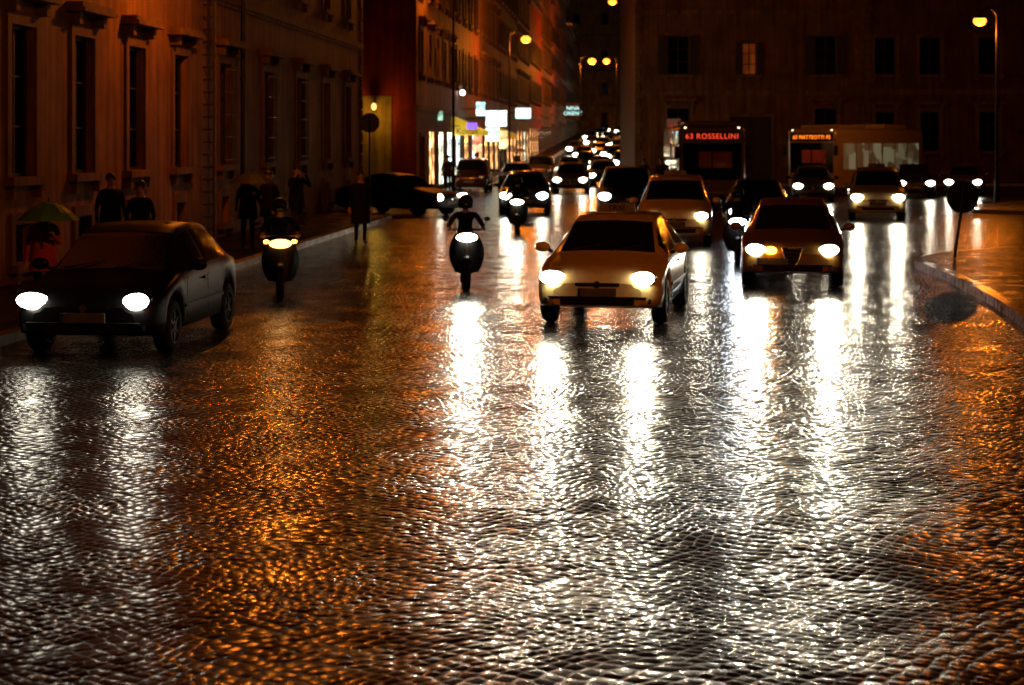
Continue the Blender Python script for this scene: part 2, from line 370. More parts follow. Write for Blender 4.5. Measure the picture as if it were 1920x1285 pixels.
for Lb,Hb in[(17,17),(15,15),(18,18),(20,16),(18,19),(22,15),(24,18),(22,17),(28,20),(30,16),(36,18)]:
    hs=[]; n=int(Lb/3.2)
    for k in range(n):
        u=(k+.5)*Lb/n
        for z in(5.6,9.3,12.6):
            if z+2<Hb-.6: hs.append((u-.55,u+.55,z,z+1.9,'shutter' if i%2 else 'hood'))
    n=max(2,int(Lb/3.9))
    for k in range(n):
        u=(k+.5)*Lb/n; r=random.random()
        if i==0 and k==0: hs.append((u-.6,u+.6,.13,2.7,'door')); continue
        lit=None
        if i==0 and k>=2: lit=shopC if k==2 else shopA
        elif i in(1,): lit=[shopA,shopB,shopA][k%3]
        elif i<6 and r<.6: lit=random.choice([shopB,shopB,shopC,shopB])
        hs.append((u-1.2,u+1.2,.3,3.0,'shop',lit) if lit else (u-1.2,u+1.2,.3,3.0,'shop'))
    rt=building('townhouse',(frt(d),d),R(90)-ang,Lb,Hb,11,walls[i],hs,['tan','rose','ochre','brown','tan','dark red','ochre','rose','tan','brown','ochre'][i]+' plaster townhouse with shops along the street','building',courses=(3.9,),sidemat=REDP if i==0 else None,zb=gz(d),group='townhouses along the street')
    if i==0: MB().box(-.04,-.002,1.1,11,-.5,4.5,GLOWWALL).obj('lantern_glow_panel',rt,label='lower wall panel coloured yellow as lantern glow')  # yellow panel colours the lantern's glow onto the red wall
    d+=Lb*math.cos(ang)+.02; i+=1
a2=math.atan(.062); rr=lambda d:7.1+.062*(d-105)
d=119;i=0
for Lb,Hb in[(24,17),(28,15),(26,19),(30,16),(34,18),(38,16),(34,19)]:
    hs=[]; n=int(Lb/3.4)
    for k in range(n):
        u=(k+.5)*Lb/n
        for z in(5.6,9.3): hs.append((u-.55,u+.55,z,z+1.9,'shutter'))
        if k%2==0: hs.append((u-1,u+1,.3,2.9,'shop',shopB) if random.random()<.6 else (u-1,u+1,.3,2.9,'shop'))
    d2=d+Lb*math.cos(a2)
    building('townhouse',(rr(d2),d2),-R(90)-a2,Lb,Hb,11,[PINK,BROWN,BROWN,OCHRE,PINK,TAN,BROWN][i],hs,'tall plaster townhouse with wooden shutters along the street','building',courses=(3.9,),zb=gz(d),group='townhouses along the street')
    d=d2+.02;i+=1
building('townhouse',(4,336),0,26,31,12,TAN,[(k*5.2+2.2,k*5.2+3.3,z,z+2.1,'plain') for k in range(5) for z in(1.5,7.0,13,20)],'tall tan plaster building closing the end of the street','building',zb=gz(336),courses=(5,11.4,18))
P0=7.1
X=lambda px:(px-960)/32.38-P0
h=[]
for px in(1272,1405,1548):
    u=X(px); h.append((u-.42,u+.42,6.35,8.2,'shutter',litwin) if px==1405 else (u-.62,u+.62,6.35,8.6,'shutter'))
    h.append((u-.6,u+.6,11.6,13.6,'shutter')); 
    if px!=1405: h.append((u-.65,u+.65,2.1,4.4,'hood'))
u=X(1408); h.append((u-1.2,u+1.2,.12,3.9,'door'))
building('palace',(P0,105),0,13.3,17,13.9,DIM,h,'three storey plaster palace with shutters and corner quoins','building',quoins=(0,13.3),courses=(5.2,9.9),sidemat=plaster('shaded_side_plaster',(.045,.018,.007)))  # side wall coloured near black to stand for shade
h=[]
for X0 in(21.6,24.2,27.6,31,34.4,37.8):
    u=X0-20.42; h.append((u-.6,u+.6,6.35,8.5,'plain')); h.append((u-.6,u+.6,11.4,13.2,'plain')); h.append((u-.55,u+.55,1.9,4.2,'hood'))
building('palace',(20.42,105),0,22,16.2,14,plaster('umber_plaster',(.19,.08,.032)),h,'umber plaster palace with dark windows facing the square','building',quoins=(0,),courses=(5.3,))
building('palace',(44,104),-R(90),46,15,12,DIM,[(k*4+1.5,k*4+2.7,z,z+2.2,'shutter') for k in range(11) for z in(1.9,6.4,11)],'red brown palace on the side of the square')

# ------------------------------------------------------------------ cars
CARS={
 'hatch':dict(L=4.15,keys=[(0,.60,.52,.60,.50),(.04,.66,.56,.73,.62),(.12,.73,.62,.81,.69),(.3,.80,.70,.855,.72),(.6,.87,.79,.87,.73),(1.0,.96,.88,.875,.72),(1.62,1.36,.92,.875,.60),(1.95,1.45,.93,.875,.58),(2.5,1.475,.94,.875,.58),(3.1,1.44,.95,.87,.56),(3.5,1.37,.96,.86,.54),(3.95,1.0,.93,.83,.60),(4.08,.9,.82,.79,.62),(4.15,.62,.55,.72,.55)],cowl=1.0,top=1.66,r0=3.5,r1=3.95,a=1.25,b=3.45,mid=2.28,wr=.31,fw=.78,rw=3.4),
 'mpv':dict(L=4.0,keys=[(0,.66,.56,.62,.52),(.04,.74,.64,.76,.64),(.12,.82,.72,.84,.72),(.3,.90,.80,.88,.76),(.6,1.0,.9,.895,.77),(.85,1.08,.98,.90,.76),(1.45,1.53,1.0,.90,.66),(1.8,1.62,1.0,.90,.65),(2.6,1.66,1.0,.90,.65),(3.4,1.62,1.0,.89,.64),(3.65,1.54,1.0,.88,.62),(3.92,1.08,.96,.86,.66),(3.97,.95,.85,.82,.66),(4.0,.66,.58,.76,.6)],cowl=.85,top=1.5,r0=3.65,r1=3.92,a=1.1,b=3.55,mid=2.15,wr=.31,fw=.72,rw=3.3),
 'suv':dict(L=4.5,keys=[(0,.74,.62,.68,.6),(.05,.86,.74,.82,.72),(.15,.94,.84,.88,.78),(.4,1.0,.9,.91,.8),(.8,1.05,.96,.92,.8),(1.2,1.12,1.0,.92,.78),(1.8,1.55,1.04,.92,.68),(2.1,1.66,1.04,.92,.67),(3.0,1.7,1.04,.92,.67),(4.0,1.66,1.04,.91,.66),(4.2,1.58,1.04,.9,.65),(4.42,1.1,1.0,.88,.7),(4.47,.98,.88,.85,.7),(4.5,.7,.6,.8,.65)],cowl=1.2,top=1.85,r0=4.2,r1=4.42,a=1.45,b=4.1,mid=2.5,wr=.36,fw=.85,rw=3.6),
 'saloon':dict(L=4.5,keys=[(0,.58,.5,.62,.52),(.04,.64,.55,.75,.64),(.12,.71,.61,.82,.71),(.35,.79,.69,.86,.74),(.8,.86,.78,.875,.75),(1.2,.93,.86,.88,.73),(1.9,1.33,.9,.88,.6),(2.2,1.4,.91,.88,.57),(2.7,1.42,.92,.88,.56),(3.1,1.37,.93,.875,.56),(3.75,1.02,.94,.86,.66),(4.2,.98,.9,.84,.7),(4.42,.92,.82,.8,.66),(4.5,.6,.53,.72,.58)],cowl=1.2,top=1.95,r0=3.15,r1=3.75,a=1.5,b=3.5,mid=2.35,wr=.31,fw=.82,rw=3.6),
}
def car_parts(kind,paint,glassmat):
    c=CARS[kind]; K=np.array(c['keys']); L=c['L']
    S=np.unique(np.round(np.concatenate([[0,.02,.04,.07,.12,.18,.25],np.arange(.3,L-.1,.05),[L-.1,L-.06,L-.03,L,c['cowl'],c['top'],c['r0'],c['r1'],c['a'],c['b'],c['mid']-.04,c['mid']+.04]]),3))
    def interp(col):
        v=np.zeros(len(S))
        for o,wg in((-.08,.2),(-.04,.2),(0,.2),(.04,.2),(.08,.2)):
            q=np.clip(S+o*np.minimum(1,np.minimum(S,L-S)/.12),0,L); v+=wg*np.interp(q,K[:,0],K[:,col])
        return v
    zt,zb,w_,wt_=[interp(i) for i in(1,2,3,4)]
    rings=[]
    for i,s in enumerate(S):
        zl=.24 if kind!='suv' else .3
        if s<.3: zl+= .05*(1-s/.3)
        if s>L-.3: zl+=.1*(1-(L-s)/.3)
        for wc in(c['fw'],c['rw']):
            Ra=c['wr']+.055
            if abs(s-wc)<Ra: zl=max(zl,c['wr']+math.sqrt(Ra*Ra-(s-wc)**2))
        W=w_[i];T=wt_[i];Z=zt[i];B=min(zb[i],Z-.06); B=max(B,zl+.05); dz=B-zl
        half=[(0,zl),(.8*W,zl),(.97*W,zl+.02),(W,zl+.35*dz),(.997*W,zl+.66*dz),(.985*W,zl+.85*dz),(.955*W,B)]
        q7=(T,max(Z-.06,B+.01)); half+=[((half[-1][0]*.93+q7[0]*.07),B+.07*(q7[1]-B)),((.955*W+q7[0])/2+.01,(B+q7[1])/2),(q7[0]*.93+.955*W*.07,q7[1]*.93+B*.07),q7,(T*.93,Z-.015),(T*.5,Z+.003),(0,Z+.01)]
        y=s-L/2
        ring=[(x,y,z) for x,z in half]+[(-x,y,z) for x,z in half[-2:0:-1]]
        rings.append(ring)
    n=len(rings[0]); nh=14
    V=[p for r in rings for p in r]
    grp={'body':[], 'windscreen':[], 'rear_window':[], 'side_window_a':[], 'side_window_b':[]}
    for j in range(len(S)-1):
        sm=(S[j]+S[j+1])/2
        for i in range(n):
            f=(j*n+i,j*n+(i+1)%n,(j+1)*n+(i+1)%n,(j+1)*n+i)
            hi=i if i<nh-1 else n-1-i
            g='body'
            if c['cowl']<sm<c['top']-.02 and hi>=11: g='windscreen'
            elif c['r0']<sm<c['r1'] and hi>=11: g='rear_window'
            elif c['a']<sm<c['b'] and hi in(7,8) and abs(sm-c['mid'])>.04:
                g='side_window_a' if i<nh else 'side_window_b'
            grp[g].append(f)
    out={}
    for g,fs in grp.items():
        used=sorted({i for f in fs for i in f}); mp={o:k for k,o in enumerate(used)}
        m=MB(); m.add([V[i] for i in used],[tuple(mp[i] for i in f) for f in fs],paint if g=='body' else glassmat,True)
        if g=='body':
            m.add(rings[0],[tuple(range(n))],paint); m.add(rings[-1],[tuple(range(n))[::-1]],paint)
        out[g]=m
    return out,c
WH={}
def wheel_mesh(r):
    if r in WH: return WH[r]
    t=MB()
    prof=[(-.1,r*.66),(-.1,r*.9),(-.08,r*.98),(-.04,r),(.04,r),(.08,r*.98),(.1,r*.9),(.1,r*.66)]
    n=24; t.loft([[(x,rr*math.cos(2*math.pi*k/n),rr*math.sin(2*math.pi*k/n)) for k in range(n)] for x,rr in prof],TYRE,False)
    m=MB()
    m.cyl((-.07,0,0),(.07,0,0),r*.64,r*.64,PLASTIC,20)
    for sx in(-1,1):
        m.cyl((sx*.071,0,0),(sx*.095,0,0),r*.16,r*.13,RIM,12)
        for k in range(6):
            a=k*math.pi/3; M=Matrix.Rotation(a,4,'X'); m.box(min(sx*.072,sx*.088),max(sx*.072,sx*.088),-.022,.022,r*.1,r*.64,RIM,M)
        m.loft([[(sx*xx,rr*math.cos(2*math.pi*k/n),rr*math.sin(2*math.pi*k/n)) for k in range(n)] for xx,rr in((.072,r*.62),(.1,r*.63),(.1,r*.68),(.09,r*.69))],RIM,False)
    WH[r]=(t.mesh('wheel'),m.mesh('rim')); return WH[r]
def car(kind,fx,fd,phi,paint,label,on=LAMPW,far=False,taxi=False,grille='wide',name='car',group='cars queuing on the wet street',amber=False,left_on=True,right_on=True,see=False,power=None,bcol=(1,.86,.62)):
    L=CARS[kind]['L']; 
    cx=fx-math.sin(phi)*L/2; cy=fd+math.cos(phi)*L/2
    rt=root(name,(cx,cy,gz(cy)),phi,label,'taxi' if taxi else 'car',group)
    if fd>130: rt.rotation_euler=(math.atan(.02),0,phi)
    P,c=car_parts(kind,paint,CARGLASS if see else BLACKGLASS)
    P['body'].obj('body',rt); P['windscreen'].obj('windscreen',rt); P['rear_window'].obj('rear_window',rt)
    P['side_window_a'].obj('side_window',rt); P['side_window_b'].obj('side_window',rt)
    kz={'hatch':0,'saloon':-.02,'mpv':.06,'suv':.16}[kind]; kw={'hatch':0,'saloon':.01,'mpv':.02,'suv':.07}[kind]
    F=-L/2
    if power is None: power=40 if fd<70 else 36
    tm,rm=wheel_mesh(c['wr'])
    for sx in(-1,1):
        for s in(c['fw'],c['rw']):
            o=place('wheel',tm,rt,(sx*(.765+kw),F+s,c['wr'])); place('rim',rm,o)
    for sx in(-1,1):
        m=MB(); M=Matrix.Rotation(-sx*R(28),4,'Z')@Matrix.Rotation(sx*R(-8),4,'Y')
        lit=(left_on if sx<0 else right_on); q=1.05 if fd<50 else (1.25 if fd<95 else (1.5 if fd<130 else 2.0))  # distant lenses oversized so their shape stands in for headlight glare
        m.ell((sx*(.61+kw),F+.10,.655+kz),(.20*min(q,1.3),.11,.10*min(q,1.3)),CHROME,16,10,M)
        if lit: m.ell((sx*(.60+kw),F+.05,.655+kz),(.19*q,.095*q,.095*q),on,14,8,M)
        else: m.ell((sx*(.60+kw),F+.06,.655+kz),(.12,.08,.06),PLATE,14,8,M)
        m.obj('headlight',rt)
        if lit and fd<100: beam((sx*(.60+kw),F-.17,.655+kz),power,bcol,rt)
    if not far:
        m=MB()
        if grille=='shield':
            pts=[(-.17,.70),(.17,.70),(.12,.5),(.02,.36),(-.02,.36),(-.12,.5)]
            m.add([(x,F-.012,z+kz) for x,z in pts]+[(x,F+.1,z+kz) for x,z in pts],[(0,5,4,3,2,1)]+[(i,(i+1)%6,6+(i+1)%6,6+i) for i in range(6)],PLASTIC)
            for k in range(5): 
                hw=.15-.025*k; m.box(-hw,hw,F-.022,F-.013,.67-.06*k+kz,.685-.06*k+kz,CHROME)
            for i in range(6):
                a=pts[i];b2=pts[(i+1)%6]; m.cyl((a[0],F-.015,a[1]+kz),(b2[0],F-.015,b2[1]+kz),.012,.012,CHROME,6)
        else:
            m.box(-.30,.30,F-.01,F+.1,.555+kz,.60+kz,PLASTIC)
            m.cyl((0,F-.022,.58+kz),(0,F-.01,.58+kz),.045,.045,CHROME,16)
        m.obj('grille',rt)
        MB().box(-.5,.5,F-.008,F+.1,.3+kz*.4,.40+kz*.4,PLASTIC).box(-.72,-.55,F+.03,F+.1,.32,.39,PLASTIC).box(.55,.72,F+.03,F+.1,.32,.39,PLASTIC).obj('air_intake',rt)
        px=-.33 if grille=='shield' else 0
        m=MB().box(px-.26,px+.26,F-.03,F-.012,.42+kz,.53+kz,PLATE).box(px-.26,px-.225,F-.033,F-.0305,.42+kz,.53+kz,pm('plate_blue',(.02,.05,.3),.4)); m.obj('number_plate',rt)
        m=MB().box(-.66-kw,.66+kw,F-.035,F+.05,.405+kz*.8,.418+kz*.8,PLASTIC); m.obj('bumper_strip',rt)
        m=MB()
        for sx in(-1,1): m.cyl((sx*.3-.25,F+c['cowl']-.02,.98+kz*1.1),(sx*.3+.2,F+c['cowl']+.12,1.06+kz*1.1),.009,.006,PLASTIC,6)
        m.obj('wiper',rt)
        for sx in(-1,1):
            m=MB().ell((sx*(.99+kw),F+c['a']+.12,1.0+kz),(.11,.07,.075),paint,12,8).cyl((sx*(.84+kw),F+c['a']+.14,.93+kz),(sx*(.95+kw),F+c['a']+.13,.98+kz),.025,.025,PLASTIC,8)
            m.obj('wing_mirror',rt)
            m=MB(); xx=sx*(CARS[kind]['keys'][6][3]-.004)
            for s in(c['a']+.05,c['mid'],c['b']-.15): m.box(min(xx,xx+sx*.004),max(xx,xx+sx*.004),F+s-.005,F+s+.005,.36,.86+kz,PLASTIC)
            m.box(min(xx,xx+sx*.03),max(xx,xx+sx*.03),F+c['mid']-.25,F+c['mid']-.1,.78+kz,.81+kz,paint).box(min(xx,xx+sx*.025),max(xx,xx+sx*.025),F+c['fw']+.4,F+c['rw']-.4,.5,.54,PLASTIC)
            m.obj('door_trim',rt)
    for sx in(-1,1):
        MB().ell((sx*(.68+kw),-F-.07,.78+kz),(.1,.07,.14),pm('tail_lamp_red',(.25,.01,.01),.2),12,8).obj('tail_light',rt)
    if amber: MB().ell((-.36,F-.03,.655+kz),(.10,.05,.065),AMBER,12,8).obj('indicator',rt)
    if see:
        m=MB(); SE=pm('seat_fabric',(.05,.055,.05),.8)
        for sx in(-.36,.36):
            m.ell((sx,F+2.05,.62+kz),(.25,.27,.13),SE); m.ell((sx,F+2.3,.9+kz),(.24,.1,.36),SE); m.ell((sx,F+2.33,1.27+kz),(.13,.06,.1),SE)
        m.ell((0,F+3.2,.9+kz),(.6,.12,.3),SE)
        m.obj('seats',rt)
        m=MB().box(-.72,.72,F+c['cowl']+.12,F+c['cowl']+.5,.7+kz,.9+kz,PLASTIC); m.obj('dashboard',rt)
        m=MB(); 
        for k in range(16):
            a,b2=2*math.pi*k/16,2*math.pi*(k+1)/16
            f=lambda t:(.36+.18*math.cos(t),F+1.68+.05*math.sin(t),.93+kz+.17*math.sin(t))
            m.cyl(f(a),f(b2),.014,.014,PLASTIC,6)
        m.obj('steering_wheel',rt)
        MB().ell((0,F+c['top']-.02,1.27+kz),(.12,.02,.035),PLASTIC,12,6).obj('rear_view_mirror',rt)
    if taxi:
        H=max(k[1] for k in c['keys']); SG=pm('taxi_sign_plastic',(.2,.15,.08),.4)
        m=MB(); yy=F+c['top']+.35
        m.loft([[(-.28,yy-.06,H),(.28,yy-.06,H),(.28,yy+.06,H),(-.28,yy+.06,H)],[(-.25,yy-.04,H+.12),(.25,yy-.04,H+.12),(.25,yy+.04,H+.12),(-.25,yy+.04,H+.12)]],SG,True,False)
        o=m.obj('taxi_sign',rt,bevel=.015); text('lettering','TAXI',.11,pm('black_lettering',(.01,.01,.01),.5),o,(0,yy-.066,H+.06))
    return rt
def paint(name,col,rough=.28,metal=0,coat=1,spec=.5): return pm(name,col,rough,metal,.1,9,coat=coat,bump=.0006,spec=spec)
CREAM=paint('cream_white_paint',(.72,.52,.20)); BLACKP=paint('black_paint',(.003,.003,.004),.45,0,0,.22)
BRONZE=paint('bronze_paint',(.28,.14,.025),.4,.3); BLUEP=paint('dark_blue_paint',(.006,.008,.018),.4,0,.4); GREYP=paint('grey_paint',(.03,.026,.022),.4,.3,.5); REDC=paint('dark_red_paint',(.03,.005,.003)); SILV=paint('silver_paint',(.10,.08,.065),.35,.6,.6)

car('hatch',1.14,24.3,R(-11),CREAM,'cream taxi with roof sign and bright headlights',taxi=True,see=True,power=230)
car('hatch',4.73,30.6,R(-8.8),BRONZE,'bronze hatchback with shield shaped grille and headlights on',grille='shield',amber=True,see=True,power=330)
car('hatch',-4.92,20.8,R(-5),BLACKP,'black hatchback with headlights on beside the pavement',see=True,power=22)
car('mpv',3.85,43,R(-6),CREAM,'cream taxi waiting behind other cars with headlights on',taxi=True,power=50)
car('hatch',6.4,47,R(-7),BLACKP,'black hatchback in the queue of traffic',on=LAMPB,right_on=False,bcol=(.8,.9,1))
car('hatch',.4,61,R(-2),BLUEP,'dark blue hatchback with headlights on',power=55)
car('suv',3.5,55,R(-3),BLACKP,'black off road car with headlights on',power=55)
car('saloon',-2.0,60.5,R(55),BLACKP,'black saloon pulling out of a side street',power=15)
car('mpv',11.5,57,R(-10),CREAM,'cream people carrier taxi with headlights on',taxi=True,power=230)
car('hatch',12.3,74,R(-8),GREYP,'grey hatchback in front of a bus',on=LAMPF)
car('hatch',17.6,79,R(-9),BLACKP,'black hatchback crossing the square with headlights on',on=LAMPF,power=70)
car('saloon',20.4,82,R(-16),SILV,'silver saloon crossing the square with headlights on',on=LAMPF,power=70)
car('mpv',-2.1,88,R(-4),REDC,'dark red people carrier at the kerb, lights off',left_on=False,right_on=False)
car('hatch',2.75,86,R(-4),GREYP,'grey hatchback queuing down the street',on=LAMPF)
car('saloon',0.1,92,R(-4),BLACKP,'black saloon queuing down the street, lights off',left_on=False,right_on=False)
car('hatch',4.9,98,R(-4),BLACKP,'black hatchback queuing down the street',on=LAMPF,far=True)
car('mpv',1.6,108,R(-4),SILV,'silver people carrier queuing down the street, lights off',on=LAMPFF,far=True,left_on=False,right_on=False)
car('hatch',3.7,118,R(-4),GREYP,'grey hatchback queuing down the street',on=LAMPFF,far=True)
for x,dd,k in[(6.1,125,'hatch'),(8.3,134,'suv'),(5.6,139,'hatch'),(8.6,150,'suv'),(6.3,160,'hatch'),(8.9,163,'hatch'),(8.4,175,'hatch'),(10.9,184,'mpv'),(6.4,183,'hatch'),(9.8,196,'mpv'),(12.0,206,'hatch'),(9.4,214,'hatch'),(12.2,222,'hatch'),(14.3,236,'mpv'),(10.4,240,'suv'),(13.1,248,'hatch'),(16.3,262,'hatch'),(13.2,272,'mpv'),(17.6,284,'suv'),(15.0,296,'hatch'),(18.2,305,'hatch'),(16.2,318,'mpv'),(19.4,323,'hatch')]:
    car(k,x,dd,R(-3.8),random.choice([BLACKP,GREYP,BLUEP,SILV]),'car far down the street with headlights on',on=LAMPFF,far=True)

# ------------------------------------------------------------------ buses
BUSGLASS=em('bus_interior_glow',(1,.16,.05),.006,.85,2.2,(.8,.5,.2))
def bus(fx,fd,phi,L,label,sign,body,litside=None,roofc=None,led=(1,.06,.02)):
    W=1.25;H=3.1
    rt=root('bus',(fx-math.sin(phi)*L/2,fd+math.cos(phi)*L/2,0),phi,label,'bus','buses')
    F=-L/2
    def ring(y,w,z0,z1,r=.22):
        pts=[]
        for cx,cz,a0 in((w-r,z1-r,0),(-w+r,z1-r,90),(-w+r,z0+r*.4,180),(w-r,z0+r*.4,270)):
            for k in range(5):
                a=R(a0+k*22.5); q=r if cz>1 else r*.4
                pts.append((cx+(r)*math.cos(a),y,cz+q*math.sin(a)))
        return pts
    b=MB(); b.loft([ring(F,W-.1,.38,H-.12),ring(F+.06,W-.03,.33,H-.04),ring(F+.2,W,.3,H),ring(-F-.2,W,.3,H),ring(-F-.04,W-.03,.33,H-.05),ring(-F,W-.1,.38,H-.12)],body)
    b.obj('body',rt)
    MB().box(-1.0,1.0,F+.8,F+3.5,H-.01,H+.16,roofc or body).obj('roof_unit',rt,bevel=.05)
    MB().box(-.9,.9,1,3.5,H-.01,H+.22,roofc or body).obj('roof_unit',rt,bevel=.05)
    b=MB(); b.loft([[(-1.08,F-.012,1.05),(1.08,F-.012,1.05),(1.1,F-.012,2.42),(-1.1,F-.012,2.42)],[(-1.1,F+.03,1.03),(1.1,F+.03,1.03),(1.12,F+.03,2.44),(-1.12,F+.03,2.44)]],BLACKGLASS,True,False); ws=b.obj('windscreen',rt)
    MB().box(-.5,.75,F-.016,F-.0125,1.5,2.1,BUSGLASS).obj('lit_interior',ws)
    MB().box(-.03,.03,F-.022,F-.017,1.05,2.42,PLASTIC).obj('windscreen_pillar',rt)
    b=MB().box(-1.08,1.08,F-.016,F+.03,2.5,2.86,pm('display_black',(.006,.004,.004),.3)); o=b.obj('route_display',rt)
    text('lettering',sign,.28 if len(sign)<15 else .25,em('led_lettering_'+label[:4],led,1.4 if len(sign)<15 else 2.6),o,(0,F-.022,2.675),xs=1.0 if len(sign)<15 else .88,spacing=1.12,depth=.002)
    for sx in(-1,1):
        b=MB().ell((sx*.92,F+.0,.72),(.13,.05,.09),CHROME,14,8); b.obj('headlight',rt)
        b=MB().box(sx*1.32-.09,sx*1.32+.09,F-.22,F-.13,1.85,2.3,PLASTIC).cyl((sx*1.15,F+.05,2.7),(sx*1.32,F-.17,2.3),.02,.02,PLASTIC,8); b.obj('wing_mirror',rt,bevel=.02)
        b=MB().ell((sx*1.0,F+.03,3.0),(.05,.04,.035),em('marker_lamp',(1,.75,.45),4),8,6); b.obj('marker_light',rt)
        gl=litside if litside else BLACKGLASS
        nw=6; span=L-1.2
        for k in range(nw):
            y0=F+.7+k*span/nw; y1=y0+span/nw-.12
            x=sx*(W+.004)
            b=MB().add([(x,y0,1.2),(x,y1,1.2),(x,y1,2.4),(x,y0,2.4)],[(0,1,2,3) if sx>0 else (3,2,1,0)],gl); b.obj('side_window',rt)
    for y0 in(F+.75,-.6):
        b=MB().box(-W-.02,-W-.006,y0,y0+1.15,.4,2.42,PLASTIC).box(-W-.03,-W-.021,y0+.08,y0+.53,.7,2.3,BLACKGLASS).box(-W-.03,-W-.021,y0+.62,y0+1.07,.7,2.3,BLACKGLASS); b.obj('door',rt)
    tm,rm=wheel_mesh(.48)
    for sx in(-1,1):
        for y in(F+2.4,-F-3):
            o=place('wheel',tm,rt,(sx*(W-.1),y,.48)); place('rim',rm,o)
            MB().cyl((sx*(W-.2),y,.52),(sx*(W+.006),y,.52),.58,.58,PLASTIC,24).obj('wheel_arch',rt)
    m=MB().box(-.26,.26,F-.02,F+.02,.42,.53,PLATE).box(-1.0,1.0,F-.014,F+.03,.56,.6,CHROME); m.obj('number_plate',rt)
    m=MB()
    for sx in(-1,1): m.cyl((sx*.2,F-.03,1.1),(sx*.75,F-.03,1.9),.012,.01,PLASTIC,6)
    m.obj('wiper',rt)
    return rt
bus(7.5,68,R(-2),11.5,'dark city bus with red route display on the square','63 ROSSELLINI',paint('bus_grey_paint',(.26,.15,.09),.3))
sidelit=em('bus_side_lit',(.75,.78,.45),.10,.7,1.4)
bus(13.8,83.5,R(-37),9.5,'city bus with dimly lit windows and orange route display','63 MATTEOTTI FS',paint('bus_pale_paint',(.36,.27,.16),.3),litside=sidelit,led=(1,.2,.01))

